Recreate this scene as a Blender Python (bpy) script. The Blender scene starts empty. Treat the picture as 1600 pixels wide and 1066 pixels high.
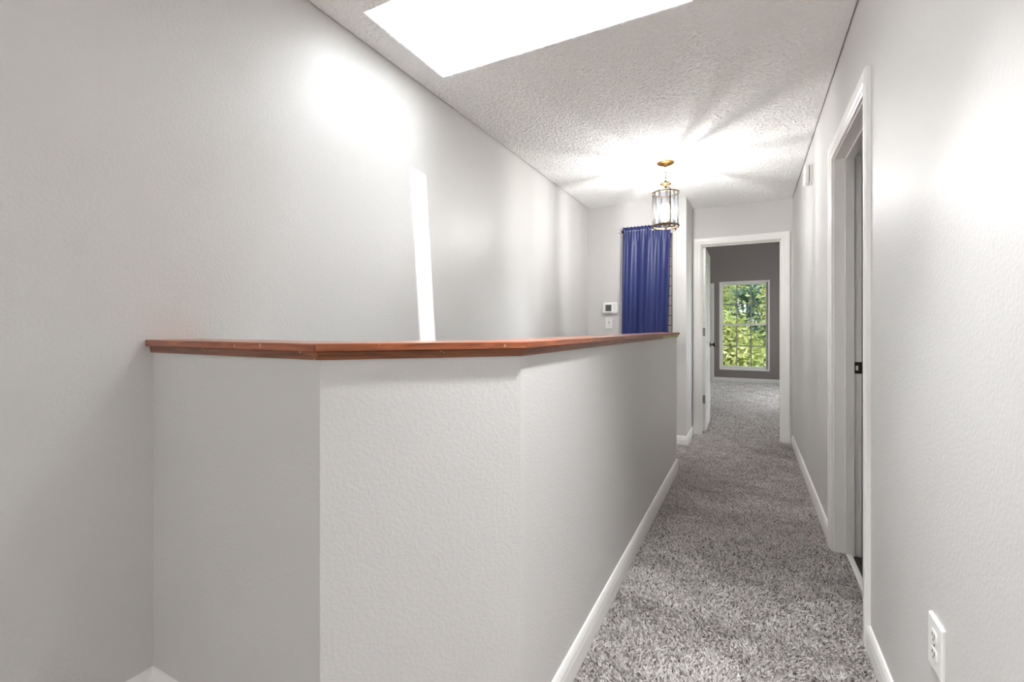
import bpy, bmesh, math, random
import numpy as np
from mathutils import Vector, Matrix

random.seed(7)
scene = bpy.context.scene
COL = scene.collection
PI = math.pi

# ------------------------------------------------------------------ camera
H = 1.141                                   # eye height
YAW = math.atan2(371, 716)                  # the hall runs along +Y, the lens looks to its left
cam_d = bpy.data.cameras.new('camera')
cam_d.sensor_width = 36.0
cam_d.lens = 36.0 * 716 / 1600
cam_d.shift_y = -20.0 / 1600
cam_d.clip_start = 0.02
cam = bpy.data.objects.new('camera', cam_d)
cam.location = (0, 0, H)
cam.rotation_euler = (PI / 2, 0, YAW)
COL.objects.link(cam)
scene.camera = cam

# ------------------------------------------------------------------ world, sun, exposure
SKY = 5.0
SUN = 2.8
world = bpy.data.worlds.new('world')
scene.world = world
world.use_nodes = True
bg = world.node_tree.nodes['Background']
bg.inputs[0].default_value = (0.93, 0.97, 1.0, 1)
bg.inputs[1].default_value = SKY

sun_d = bpy.data.lights.new('sun', 'SUN')
sun_d.energy = SUN
sun_d.angle = math.radians(0.53)
sun_d.color = (1.0, 0.975, 0.94)
sun = bpy.data.objects.new('sun', sun_d)
sun.rotation_euler = Vector((-0.314, 0.0935, -1.0)).to_track_quat('-Z', 'Y').to_euler()
sun.location = (3, -1, 12)
COL.objects.link(sun)

def portal(name, loc, direction, sx, sy):
    d = bpy.data.lights.new(name, 'AREA')
    d.shape = 'RECTANGLE'
    d.size, d.size_y = sx, sy
    d.cycles.is_portal = True
    o = bpy.data.objects.new(name, d)
    o.location = loc
    o.rotation_euler = Vector(direction).to_track_quat('-Z', 'Y').to_euler()
    COL.objects.link(o)
    return o

vs = scene.view_settings
vs.view_transform = 'Standard'
vs.look = 'None'
vs.exposure = 2.62
vs.gamma = 1.0
vs.use_curve_mapping = False
scene.cycles.max_bounces = 12
scene.cycles.diffuse_bounces = 7
scene.cycles.transparent_max_bounces = 32
scene.cycles.sample_clamp_indirect = 12.0
scene.cycles.caustics_reflective = False
scene.cycles.caustics_refractive = False

# ------------------------------------------------------------------ main measures (metres)
XL, XR = -1.555, 0.384          # left wall, right wall
XP = -0.522                     # hall face of the half wall
YB = -2.6                       # wall behind the camera
YF = 4.785                      # wall with the curtain
YD = 5.335                      # wall with the far door
XBUMP = -0.551
ZC = 2.44
PT = 0.118                      # half wall thickness
YE = 3.90                       # far end of the half wall
PA, PB, PC, PE = Vector((XL, .711)), Vector((-.851, .711)), Vector((XP, 1.055)), Vector((XP, YE))
SK = (-1.408, -0.20, 1.392, 1.944)   # skylight opening in the ceiling x0 x1 y0 y1
SKH, SKS = 1.2, 0.305                # shaft height, shift of its top along +Y
YW = 10.9                       # bedroom window wall
BX0, BX1 = -2.6, 1.9            # bedroom side walls
BZ = 3.3
RX = 2.0                        # far side of the side room
T = 0.116

# ------------------------------------------------------------------ helpers
class MB:
    def __init__(s): s.v, s.f = [], []
    def box(s, x0, x1, y0, y1, z0, z1):
        b = len(s.v)
        s.v += [(x0,y0,z0),(x1,y0,z0),(x1,y1,z0),(x0,y1,z0),(x0,y0,z1),(x1,y0,z1),(x1,y1,z1),(x0,y1,z1)]
        s.f += [(b,b+3,b+2,b+1),(b+4,b+5,b+6,b+7),(b,b+1,b+5,b+4),(b+1,b+2,b+6,b+5),(b+2,b+3,b+7,b+6),(b+3,b,b+4,b+7)]
        return s
    def prism(s, poly, z0, z1):
        b, n = len(s.v), len(poly)
        s.v += [(p[0],p[1],z0) for p in poly] + [(p[0],p[1],z1) for p in poly]
        s.f.append(tuple(b+i for i in reversed(range(n)))); s.f.append(tuple(b+n+i for i in range(n)))
        for i in range(n):
            j = (i+1) % n
            s.f.append((b+i, b+j, b+n+j, b+n+i))
        return s
    def loft(s, r0, r1, caps=True):
        b, n = len(s.v), len(r0)
        s.v += [tuple(p) for p in r0] + [tuple(p) for p in r1]
        for i in range(n):
            j = (i+1) % n
            s.f.append((b+i, b+j, b+n+j, b+n+i))
        if caps:
            s.f.append(tuple(b+i for i in reversed(range(n)))); s.f.append(tuple(b+n+i for i in range(n)))
        return s
    def lathe(s, prof, seg=24, c=(0,0,0), axis='Z'):
        b, n = len(s.v), len(prof)
        for k in range(seg):
            a = 2*PI*k/seg
            for r, z in prof:
                p = (r*math.cos(a), r*math.sin(a), z)
                if axis == 'X': p = (p[2], p[0], p[1])
                if axis == 'Y': p = (p[0], p[2], p[1])
                s.v.append((c[0]+p[0], c[1]+p[1], c[2]+p[2]))
        for k in range(seg):
            k2 = (k+1) % seg
            for i in range(n-1):
                s.f.append((b+k*n+i, b+k2*n+i, b+k2*n+i+1, b+k*n+i+1))
        return s
    def tube(s, pts, r, seg=8, closed=False):
        pts = [Vector(p) for p in pts]
        rr = r if isinstance(r, (list, tuple)) else [r]*len(pts)
        b, n = len(s.v), len(pts)
        up = None
        for i, p in enumerate(pts):
            a = pts[(i-1) % n] if (closed or i) else p
            c = pts[(i+1) % n] if (closed or i < n-1) else p
            t = (c-a).normalized()
            if up is None:
                up = t.orthogonal().normalized()
            else:
                up = (up - t*up.dot(t))
                up = up.normalized() if up.length > 1e-6 else t.orthogonal().normalized()
            w = t.cross(up)
            for k in range(seg):
                g = 2*PI*k/seg
                s.v.append(tuple(p + (up*math.cos(g) + w*math.sin(g))*rr[i]))
        for i in range(n if closed else n-1):
            i2 = (i+1) % n
            for k in range(seg):
                k2 = (k+1) % seg
                s.f.append((b+i*seg+k, b+i*seg+k2, b+i2*seg+k2, b+i2*seg+k))
        if not closed:
            s.f.append(tuple(b+k for k in reversed(range(seg)))); s.f.append(tuple(b+(n-1)*seg+k for k in range(seg)))
        return s
    def build(s, name, mat, parent=None, smooth=False, bevel=0, kind=None, label=None, fix=True):
        me = bpy.data.meshes.new(name)
        me.from_pydata(s.v, [], s.f)
        if fix:
            bm = bmesh.new(); bm.from_mesh(me)
            bmesh.ops.recalc_face_normals(bm, faces=bm.faces)
            bm.to_mesh(me); bm.free()
        me.materials.append(mat)
        if smooth:
            me.polygons.foreach_set('use_smooth', [True]*len(me.polygons))
        o = bpy.data.objects.new(name, me)
        COL.objects.link(o)
        if parent: o.parent = parent
        if bevel:
            m = o.modifiers.new('bevel', 'BEVEL'); m.width = bevel; m.segments = 2; m.limit_method = 'ANGLE'
        if smooth == 'angle':
            pass
        if kind: o['kind'] = kind
        if label: o['label'] = label
        return o

def auto_smooth(o, deg=40):
    me = o.data
    bm = bmesh.new(); bm.from_mesh(me)
    for f in bm.faces: f.smooth = True
    for e in bm.edges:
        if len(e.link_faces) == 2 and e.calc_face_angle(0) > math.radians(deg): e.smooth = False
    bm.to_mesh(me); bm.free()
    return o

def empty(name, loc=(0,0,0), label=None, cat=None, group=None, kind=None, rz=0):
    o = bpy.data.objects.new(name, None)
    o.location = loc; o.rotation_euler = (0,0,rz)
    o.empty_display_size = 0.05
    COL.objects.link(o)
    if label: o['label'] = label
    if cat: o['category'] = cat
    if group: o['group'] = group
    if kind: o['kind'] = kind
    return o
def tag(o, label, cat, group=None, kind=None):
    o['label'] = label; o['category'] = cat
    if group: o['group'] = group
    if kind: o['kind'] = kind
    return o

# ------------------------------------------------------------------ materials
def srgb(r, g, b):
    return tuple(((c/255)/12.92 if c/255 <= .04045 else ((c/255+.055)/1.055)**2.4) for c in (r, g, b)) + (1,)
def new_mat(name):
    m = bpy.data.materials.new(name); m.use_nodes = True
    nt = m.node_tree
    return m, nt, nt.nodes['Principled BSDF']
def node(nt, t, **kw):
    n = nt.nodes.new(t)
    for k, v in kw.items():
        if hasattr(n, k): setattr(n, k, v)
        else: n.inputs[k.replace('_', ' ')].default_value = v
    return n
def plain(name, col, rough=.5, metal=0.0, spec=.5, **kw):
    m, nt, b = new_mat(name)
    b.inputs['Base Color'].default_value = col
    b.inputs['Roughness'].default_value = rough
    b.inputs['Metallic'].default_value = metal
    b.inputs['Specular IOR Level'].default_value = spec
    for k, v in kw.items(): b.inputs[k.replace('_', ' ')].default_value = v
    return m
def bumped(name, col, rough, scale, strength, dist, detail=3, spec=.5, var=0.0, col2=None, vscale=1.5, lo=.35, hi=.65):
    m, nt, b = new_mat(name)
    tc = node(nt, 'ShaderNodeTexCoord')
    n = node(nt, 'ShaderNodeTexNoise'); n.inputs['Scale'].default_value = scale; n.inputs['Detail'].default_value = detail
    nt.links.new(tc.outputs['Object'], n.inputs['Vector'])
    r = node(nt, 'ShaderNodeMapRange'); r.inputs['From Min'].default_value = lo; r.inputs['From Max'].default_value = hi
    nt.links.new(n.outputs['Fac'], r.inputs['Value'])
    bp = node(nt, 'ShaderNodeBump'); bp.inputs['Strength'].default_value = strength; bp.inputs['Distance'].default_value = dist
    nt.links.new(r.outputs['Result'], bp.inputs['Height'])
    nt.links.new(bp.outputs['Normal'], b.inputs['Normal'])
    b.inputs['Roughness'].default_value = rough
    b.inputs['Specular IOR Level'].default_value = spec
    b.inputs['Base Color'].default_value = col
    if col2:
        n2 = node(nt, 'ShaderNodeTexNoise'); n2.inputs['Scale'].default_value = vscale; n2.inputs['Detail'].default_value = 4
        nt.links.new(tc.outputs['Object'], n2.inputs['Vector'])
        mx = node(nt, 'ShaderNodeMix', data_type='RGBA')
        mx.inputs[6].default_value = col; mx.inputs[7].default_value = col2
        nt.links.new(n2.outputs['Fac'], mx.inputs[0])
        nt.links.new(mx.outputs[2], b.inputs['Base Color'])
    return m

M_wall = bumped('paint_light_grey', srgb(214,212,210), .41, 115, .24, .0013, col2=srgb(210,208,206))
M_dark = bumped('paint_dark_taupe', srgb(112,103,98), .5, 115, .3, .0016)
M_ceil = bumped('popcorn_ceiling', srgb(248,247,245), .95, 130, .7, .005, detail=2, spec=.1, lo=.40, hi=.66)
M_shaft = bumped('shaft_white', srgb(240,240,240), .7, 100, .2, .001)
M_trim = plain('trim_white', srgb(245,243,240), .33)
M_trimb = plain('trim_white_dimmed', srgb(196,191,186), .4)  # white trim greyed, the bedroom's dimness is put into the colour
M_doorw = plain('door_white', srgb(232,230,227), .3)
M_plastic = plain('plastic_white', srgb(240,239,236), .35)
M_bronze = plain('dark_bronze', srgb(72,64,58), .35, .9)
M_nickel = plain('satin_nickel', srgb(150,146,140), .3, 1)
M_brass = plain('antique_brass', srgb(168,128,74), .4, 1)
M_brass2 = plain('aged_brass', srgb(112,96,78), .42, 1)
M_bell = plain('dark_brass', srgb(70,50,28), .5, 1)
M_black = plain('black_metal', srgb(22,22,26), .4, .5)
M_void = plain('slot_dark', srgb(30,28,27), .7)
M_screen = plain('lcd_grey', srgb(112,112,110), .25)
M_tile = plain('dark_floor_tile', srgb(62,54,50), .4)
M_ext = plain('exterior_stucco', srgb(200,195,185), .9)
M_base = plain('carpet_backing', srgb(170,165,162), 1.0, spec=.1)

def wood_mat(name, c1, c2, c3):
    m, nt, b = new_mat(name)
    tc = node(nt, 'ShaderNodeTexCoord')
    mp = node(nt, 'ShaderNodeMapping'); mp.inputs['Scale'].default_value = (2.2, 38, 38)
    nt.links.new(tc.outputs['Object'], mp.inputs['Vector'])
    n = node(nt, 'ShaderNodeTexNoise'); n.inputs['Scale'].default_value = 2.4; n.inputs['Detail'].default_value = 6; n.inputs['Distortion'].default_value = 1.2
    nt.links.new(mp.outputs['Vector'], n.inputs['Vector'])
    cr = node(nt, 'ShaderNodeValToRGB')
    cr.color_ramp.elements[0].position = .28; cr.color_ramp.elements[0].color = c1
    cr.color_ramp.elements[1].position = .72; cr.color_ramp.elements[1].color = c3
    e = cr.color_ramp.elements.new(.48); e.color = c2
    nt.links.new(n.outputs['Fac'], cr.inputs['Fac'])
    n2 = node(nt, 'ShaderNodeTexNoise'); n2.inputs['Scale'].default_value = 55; n2.inputs['Detail'].default_value = 2
    nt.links.new(tc.outputs['Object'], n2.inputs['Vector'])
    r = node(nt, 'ShaderNodeMapRange'); r.inputs['From Min'].default_value = .70; r.inputs['From Max'].default_value = .74
    nt.links.new(n2.outputs['Fac'], r.inputs['Value'])
    mx = node(nt, 'ShaderNodeMix', data_type='RGBA'); mx.inputs[7].default_value = srgb(214,180,150)
    nt.links.new(r.outputs['Result'], mx.inputs[0]); nt.links.new(cr.outputs['Color'], mx.inputs[6])
    nt.links.new(mx.outputs[2], b.inputs['Base Color'])
    b.inputs['Roughness'].default_value = .3
    b.inputs['Coat Weight'].default_value = .4; b.inputs['Coat Roughness'].default_value = .2
    return m
M_wood = wood_mat('cherry_stain', srgb(104,54,32), srgb(154,84,50), srgb(180,106,66))
M_wood2 = wood_mat('cherry_stain_dark', srgb(84,46,26), srgb(122,68,38), srgb(156,88,48))
M_wood_reflect = wood_mat('wood_green_reflection', srgb(120,110,50), srgb(164,152,80), srgb(204,192,124))  # green reflection of the window put into the wood colours

def glass_mat(name, tint, refl=.08, rough=.02):
    m = bpy.data.materials.new(name); m.use_nodes = True
    nt = m.node_tree; nt.nodes.clear()
    out = node(nt, 'ShaderNodeOutputMaterial')
    tr = node(nt, 'ShaderNodeBsdfTransparent'); tr.inputs[0].default_value = tint
    gl = node(nt, 'ShaderNodeBsdfGlossy'); gl.inputs['Roughness'].default_value = rough
    mx = node(nt, 'ShaderNodeMixShader'); mx.inputs[0].default_value = refl
    nt.links.new(tr.outputs[0], mx.inputs[1]); nt.links.new(gl.outputs[0], mx.inputs[2]); nt.links.new(mx.outputs[0], out.inputs[0])
    return m
M_glass = glass_mat('clear_glass', (.96,.97,.97,1), .05)
M_tint = glass_mat('view_dimming_glass', (.31,.315,.31,1), .006)  # grey tint added to dim the daylight view, no film known
def lamp_glass(name, tint, refl, trans, rough):
    m = glass_mat(name, tint, refl, rough)
    nt = m.node_tree
    out = [n for n in nt.nodes if n.type == 'OUTPUT_MATERIAL'][0]
    prev = out.inputs[0].links[0].from_socket
    tl = node(nt, 'ShaderNodeBsdfTranslucent'); tl.inputs[0].default_value = (.97,.98,1,1)
    mx = node(nt, 'ShaderNodeMixShader'); mx.inputs[0].default_value = trans
    nt.links.new(prev, mx.inputs[1]); nt.links.new(tl.outputs[0], mx.inputs[2]); nt.links.new(mx.outputs[0], out.inputs[0])
    return m
M_lampglass = lamp_glass('bevelled_glass', (.99,.992,.995,1), .03, .0012, .08)
M_lampedge = lamp_glass('bevelled_glass_edge', (.50,.52,.54,1), .08, .008, .12)

def emit_mat(name, col, st):
    m = bpy.data.materials.new(name); m.use_nodes = True
    nt = m.node_tree; nt.nodes.clear()
    out = node(nt, 'ShaderNodeOutputMaterial'); e = node(nt, 'ShaderNodeEmission')
    e.inputs[0].default_value = col; e.inputs[1].default_value = st
    nt.links.new(e.outputs[0], out.inputs[0])
    return m
M_bulb = emit_mat('lit_bulb', (1,.95,.88,1), 2.5)      # clear flame bulb: glows, and lets its own filament's light out
_nt = M_bulb.node_tree
_out = [n for n in _nt.nodes if n.type == 'OUTPUT_MATERIAL'][0]; _em = [n for n in _nt.nodes if n.type == 'EMISSION'][0]
_tr = node(_nt, 'ShaderNodeBsdfTransparent'); _ad = node(_nt, 'ShaderNodeAddShader')
_nt.links.new(_tr.outputs[0], _ad.inputs[0]); _nt.links.new(_em.outputs[0], _ad.inputs[1]); _nt.links.new(_ad.outputs[0], _out.inputs[0])

# ------------------------------------------------------------------ structure: walls
def struct(name, mb, mat, label=None, parent=None, **kw):
    return mb.build(name, mat, parent, kind='structure', label=label, **kw)

ZL = -2.75                                   # lower storey floor, down the stairs
m = MB(); m.box(XL-.12, XL, YB, YF+.12, ZL, ZC+.06)
struct('wall_left', m, M_wall, 'tall light grey left wall rising out of the stairwell')
# right wall with the opening of the side door
RD0, RD1, RDZ = 2.115, 2.843, 2.005          # clear opening along Y and its height
m = MB(); m.box(XR, XR+T, YB, RD0-.018, -.3, ZC+.06)
m.box(XR, XR+T, RD1+.018, YD, -.3, ZC+.06); m.box(XR, XR+T, RD0-.018, RD1+.018, RDZ+.018, ZC+.06)
struct('wall_right', m, M_wall, 'light grey right wall of the hall with a doorway')
# wall behind the camera, with a window
m = MB(); m.box(XL-.12, XR+.12, YB-.12, YB, -.3, ZC+.06)
struct('wall_back', m, M_wall)
# wall with the curtain (its window hole) and the short return to the door wall
CW = (-1.13, -.680, .95, 2.09)
m = MB(); m.box(XL-.12, CW[0], YF, YF+.14, ZL, ZC+.06); m.box(CW[1], XBUMP, YF, YF+.14, -.3, ZC+.06)
m.box(CW[0], CW[1], YF, YF+.14, ZL, CW[2]); m.box(CW[0], CW[1], YF, YF+.14, CW[3], ZC+.06)
m.box(XBUMP-.12, XBUMP, YF+.14, YD, -.3, ZC+.06)
struct('wall_far', m, M_wall, 'light grey wall at the head of the stairs')
# door wall; its bedroom side is painted dark
FD0, FD1, FDZ = -.466, .284, 2.035
m = MB(); m.box(XBUMP-.12, FD0-.018, YD, YD+.058, -.3, ZC+.06); m.box(FD1+.018, XR+T, YD, YD+.058, -.3, ZC+.06); m.box(FD0-.018, FD1+.018, YD, YD+.058, FDZ+.018, ZC+.06)
struct('wall_door', m, M_wall, 'light grey end wall around the open bedroom door')
m = MB(); m.box(BX0, FD0-.018, YD+.058, YD+T, -.3, BZ); m.box(FD1+.018, BX1, YD+.058, YD+T, -.3, BZ); m.box(FD0-.018, FD1+.018, YD+.058, YD+T, FDZ+.018, BZ)
struct('wall_bedroom_door_side', m, M_dark)
# bedroom
W1 = (-.555, .345, .265, 2.115)
m = MB(); m.box(BX0-.15, W1[0], YW, YW+.15, -.3, BZ); m.box(W1[1], BX1+.15, YW, YW+.15, -.3, BZ)
m.box(W1[0], W1[1], YW, YW+.15, -.3, W1[2]); m.box(W1[0], W1[1], YW, YW+.15, W1[3], BZ)
struct('wall_bedroom_window', m, M_dark, 'dark taupe bedroom wall around the tall window')
WL = (7.5, 8.9, .6, 2.0)                      # added window, out of sight in the right wall, to brighten the bedroom
m = MB(); m.box(BX1, BX1+.15, YD+T-.06, WL[0], -.3, BZ); m.box(BX1, BX1+.15, WL[1], YW, -.3, BZ); m.box(BX1, BX1+.15, WL[0], WL[1], -.3, WL[2]); m.box(BX1, BX1+.15, WL[0], WL[1], WL[3], BZ)
struct('wall_bedroom_right', m, M_dark)
m = MB(); m.box(BX0-.15, BX0, YD+.058, YW, -.3, BZ)
struct('wall_bedroom_left', m, M_dark)
m = MB(); m.box(BX0-.3, BX1+.3, YD+.03, YW+.3, BZ, BZ+.12)
struct('ceiling_bedroom', m, M_ceil)
# side room behind the right door
m = MB(); m.box(XR+T, RX, 1.30, 1.38, -.3, ZC+.06); m.box(RX, RX+.1, 1.30, YD, -.3, ZC+.06); m.box(XR+T, RX, YD-.1, YD, -.3, ZC+.06)
struct('wall_side_room', m, M_dark)
m = MB(); m.box(XR+T, RX+.1, 1.30, YD+.04, ZC, ZC+.1)
struct('ceiling_side_room', m, M_ceil)

# ceiling with the skylight opening; the popcorn stops a hair short of the walls
g = .004
m = MB()
x0, x1, y0, y1 = SK
for (a, b, c, d) in ((XL+g, x0, YB, YD), (x1, XR-g, YB, YD), (x0, x1, YB, y0), (x0, x1, y1, YD)):
    m.box(a, b, c, d, ZC, ZC+.02)
for (a, b, c, d) in ((XL-.12, x0-.05, YB-.12, YD+.06), (x1+.05, XR+T, YB-.12, YD+.06), (x0-.05, x1+.05, YB-.12, y0-.05), (x0-.05, x1+.05, y1+.05, YD+.06)):
    m.box(a, b, c, d, ZC+.045, ZC+.10)
ceiling = struct('ceiling', m, M_ceil, 'white popcorn-textured hallway ceiling with a skylight opening')
def popcorn(name, X0, X1, Y0, Y1, step=.0043, seed=1):
    rng = np.random.default_rng(seed)
    nx_, ny_ = max(2, int((X1-X0)/step)), max(2, int((Y1-Y0)/step))
    gx_, gy_ = np.meshgrid(np.linspace(X0, X1, nx_+1), np.linspace(Y0, Y1, ny_+1))
    h = rng.random(gx_.shape)**1.6
    h = (h + .35*(np.roll(h, 1, 0)+np.roll(h, 1, 1)+np.roll(h, -1, 0)+np.roll(h, -1, 1)))/2.4
    h = np.clip((h-.18)/.5, 0, 1)*.0055
    h[0, :] = h[-1, :] = 0; h[:, 0] = h[:, -1] = 0
    jx, jy = rng.uniform(-.3, .3, gx_.shape)*step, rng.uniform(-.3, .3, gx_.shape)*step
    jx[:, 0] = jx[:, -1] = 0; jy[0, :] = jy[-1, :] = 0
    co = np.stack([gx_+jx, gy_+jy, ZC-.0006-h], -1).reshape(-1).astype(np.float32)
    idx = np.arange((nx_+1)*(ny_+1)).reshape(ny_+1, nx_+1)
    q = np.stack([idx[:-1,:-1], idx[1:,:-1], idx[1:,1:], idx[:-1,1:]], -1).reshape(-1).astype(np.int32)
    me = bpy.data.meshes.new(name)
    me.vertices.add(len(co)//3); me.vertices.foreach_set('co', co)
    me.loops.add(len(q)); me.loops.foreach_set('vertex_index', q)
    me.polygons.add(len(q)//4); me.polygons.foreach_set('loop_start', np.arange(0, len(q), 4, dtype=np.int32))
    me.update(calc_edges=True)
    me.polygons.foreach_set('use_smooth', [True]*len(me.polygons))
    me.materials.append(M_pop)
    o = bpy.data.objects.new(name, me); COL.objects.link(o); o.parent = ceiling; o['kind'] = 'stuff'
    return o
M_pop = plain('popcorn_white', srgb(248,247,245), .95, spec=.1)
popcorn('popcorn', XL+g, XR-g, y1, YD, seed=1)
popcorn('popcorn', XL+g, x0, 1.0, y1, seed=2)
popcorn('popcorn', x1, XR-g, 1.0, y1, seed=3)
popcorn('popcorn', x0, x1, 1.0, y0, seed=4)
# slanted skylight shaft up to the roof
def shaft_wall(name, p, q, n):
    zb, zt = ZC+.0202, ZC+SKH
    t = .05
    r0 = [(p[0],p[1],zb),(q[0],q[1],zb),(q[0]+n[0]*t,q[1]+n[1]*t,zb),(p[0]+n[0]*t,p[1]+n[1]*t,zb)]
    r1 = [(x, y+SKS, zt) for x, y, _ in r0]
    mm = MB(); mm.loft(r0, r1)
    return struct(name, mm, M_shaft)
shaft_wall('wall_shaft_left', (x0, y0-.05), (x0, y1+.05), (-1, 0))
shaft_wall('wall_shaft_right', (x1, y0-.05), (x1, y1+.05), (1, 0))
shaft_wall('wall_shaft_near', (x0, y0), (x1, y0), (0, -1))
shaft_wall('wall_shaft_far', (x0, y1), (x1, y1), (0, 1))
w = empty('window_1', ((x0+x1)/2, y0+SKS, ZC+SKH), 'bright skylight at the top of a white shaft', kind='structure')
def rel(o):   # parts are given in world coordinates; keep them there under their parent
    o.matrix_parent_inverse = Matrix.Translation(o.parent.location).inverted()
    return o
m = MB()
for (a, b, c, d) in ((x0-.05, x0, y0-.05, y1+.05), (x1, x1+.05, y0-.05, y1+.05), (x0, x1, y0-.05, y0), (x0, x1, y1, y1+.05)):
    m.box(a, b, c+SKS, d+SKS, ZC+SKH, ZC+SKH+.06)
rel(m.build('window_frame', M_trim, w))
m = MB(); m.box(x0, x1, y0+SKS, y1+SKS, ZC+SKH+.03, ZC+SKH+.036)
rel(m.build('pane', M_glass, w))
portal('skylight_daylight', ((x0+x1)/2, (y0+y1)/2+SKS, ZC+SKH+.10), (0,0,-1), x1-x0, y1-y0)

# ------------------------------------------------------------------ floors
m = MB()
FZ = -.012
m.prism([(XL,YB),(XR+T*.6,YB),(XR+T*.6,YD+.06),(XBUMP,YD+.06),(XBUMP,YF),(XL,YF),(XL,YE),(XP-PT,YE),(XP-PT,1.0),(-.9,.8),(XL,.8)], FZ-.25, FZ)
struct('floor', m, M_base, 'grey carpeted hallway floor')
m = MB(); m.box(BX0, BX1, YD+.06, YW, FZ-.25, FZ)
struct('floor_bedroom', m, M_base, 'grey carpeted bedroom floor')
m = MB(); m.box(XR+T*.6, RX, 1.30, YD, -.30, -.008)
struct('floor_side_room', m, M_tile, 'dark tiled floor beyond the side door')
m = MB(); m.box(XL-.12, XR+T, YB-.1, YF+.2, ZL-.1, ZL)
struct('floor_lower', m, M_base)
m = MB(); m.box(XP, XP+.06, YB, YF+.2, ZL, -.262); m.box(XL, XP, YB, YB+.05, ZL, -.262); m.box(XL, XP+.06, YF+.14, YF+.2, ZL, -.262)
struct('wall_stairwell', m, M_wall)
st = empty('staircase', (XP-PT-.45, YE, 0), 'carpeted stairs going down behind the half wall', kind='structure')
for k in range(13):
    z = -.012 - .195*(k+1)
    if z < ZL: break
    m = MB(); m.box(XL+.002, XP-PT-.002, YE-.25*(k+1)-.03, YE-.25*k, z-.12, z)
    rel(m.build('step', M_base, st, bevel=.01))

# half wall
def offs(path, d):
    """offset a polyline to its right-hand side by d, mitred"""
    out = []
    n = len(path)
    for i, p in enumerate(path):
        dirs = []
        if i: dirs.append((path[i]-path[i-1]).normalized())
        if i < n-1: dirs.append((path[i+1]-path[i]).normalized())
        ns = [Vector((t.y, -t.x)) for t in dirs]
        if len(ns) == 1: out.append(p + ns[0]*d)
        else:
            b = (ns[0]+ns[1]).normalized()
            out.append(p + b*(d/b.dot(ns[0])))
    return out
PATH = [PA, PB, PC, PE]
inner = offs(PATH, -PT)
m = MB()
zw = 1.089
for i in range(3):
    m.prism([PATH[i], PATH[i+1], inner[i+1], inner[i]], ZL+.5 if i == 2 else -.3, zw)
struct('wall_half', m, M_wall, 'light grey angled half wall around the stairwell')
# drywall corner beads that catch the light
cap = empty('wood_ledge', (PB.x, PB.y, 1.07), 'reddish-brown stained wooden cap running along the angled half wall', 'ledge')
PATH2 = [PA, PB, PC, PE + Vector((0, .022))]
def cap_piece(name, i, d0, d1, z0, z1, mat, bev, taper=0, a=0.0, b=1.0):
    o1, o0 = offs(PATH2, d1), offs(PATH2, d0)
    P, Q, R, S = o1[i], o1[i+1], o0[i+1], o0[i]
    P, Q = P.lerp(Q, a), P.lerp(Q, b); S, R = S.lerp(R, a), S.lerp(R, b)
    t = (PATH2[i+1]-PATH2[i]).normalized()
    ang = math.atan2(t.y, t.x)
    base = PATH2[i]
    rot = Matrix.Rotation(-ang, 2)
    q = [rot @ (v-base) for v in (P, Q, R, S)]
    mm = MB()
    lo = [rot @ (v-base) for v in ((offs(PATH2, d1-taper)[i]).lerp(offs(PATH2, d1-taper)[i+1], a), (offs(PATH2, d1-taper)[i]).lerp(offs(PATH2, d1-taper)[i+1], b), R, S)]
    mm.loft([(v.x, v.y, z0) for v in lo], [(v.x, v.y, z1) for v in q])
    o = mm.build(name, mat, cap, bevel=bev)
    o.matrix_world = Matrix.Identity(4)
    o.location = (base.x-cap.location.x, base.y-cap.location.y, -cap.location.z)
    o.rotation_euler = (0, 0, ang)
    return o
for i in range(3):
    cap_piece('board', i, -PT-.022, .022, 1.0895, 1.1075, M_wood, .0025)
    if i < 2:
        cap_piece('moulding', i, 0.0005, .012, 1.070, 1.089, M_wood2, .002, .004)
cap_piece('moulding', 2, 0.0005, .012, 1.070, 1.089, M_wood2, .002, .004, 0, .74)
cap_piece('moulding', 2, 0.0005, .012, 1.070, 1.089, M_wood_reflect, .002, .004, .742, 1.0)['label'] = 'end length of moulding with a green window reflection in its colour'

# ------------------------------------------------------------------ baseboards
BBP = [(0,0),(.014,0),(.014,.050),(.012,.062),(.012,.068),(.009,.078),(.005,.086),(0,.088)]
def baseboard(name, p, q, n, zs=1.0, z0=-.008, e0=0., e1=0., mat=None):
    """p->q along the wall, n points into the room; e0/e1 lengthen the ends by that much per unit of thickness (mitres)"""
    p, q, n = Vector(p), Vector(q), Vector(n)
    t = (q-p).normalized()
    r0 = [(*(p + n*a - t*e0*a), z0+b*zs) for a, b in BBP]
    r1 = [(*(q + n*a + t*e1*a), z0+b*zs) for a, b in BBP]
    mm = MB(); mm.loft(r0, r1)
    return struct(name, mm, mat or M_trim)
baseboard('baseboard_right_near', (XR, YB), (XR, RD0-.075), (-1, 0))
baseboard('baseboard_right_far', (XR, RD1+.075), (XR, YD), (-1, 0))
baseboard('baseboard_half', PC, PE, (1, 0), 1.12)
baseboard('baseboard_half_angle', PB, PC, Vector((1,-1)).normalized(), 1.12)
baseboard('baseboard_half_front', PA, PB, (0, -1), 1.78)
baseboard('baseboard_left', (XL, YB), (XL, PA.y), (1, 0), 1.78)
baseboard('baseboard_far', (XP-PT, YF), (XBUMP, YF), (0, -1), 1.0, e1=1)
baseboard('baseboard_return', (XBUMP, YF), (XBUMP, YD), (1, 0), 1.0, e0=1)
baseboard('baseboard_bedroom', (-.70, YW), (BX1, YW), (0, -1), 1.0, mat=M_trimb)
m = MB(); m.box(XP-PT, XP, YE, YE+.013, -.008, .09)
struct('baseboard_half_end', m, M_trim, bevel=.003)

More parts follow.
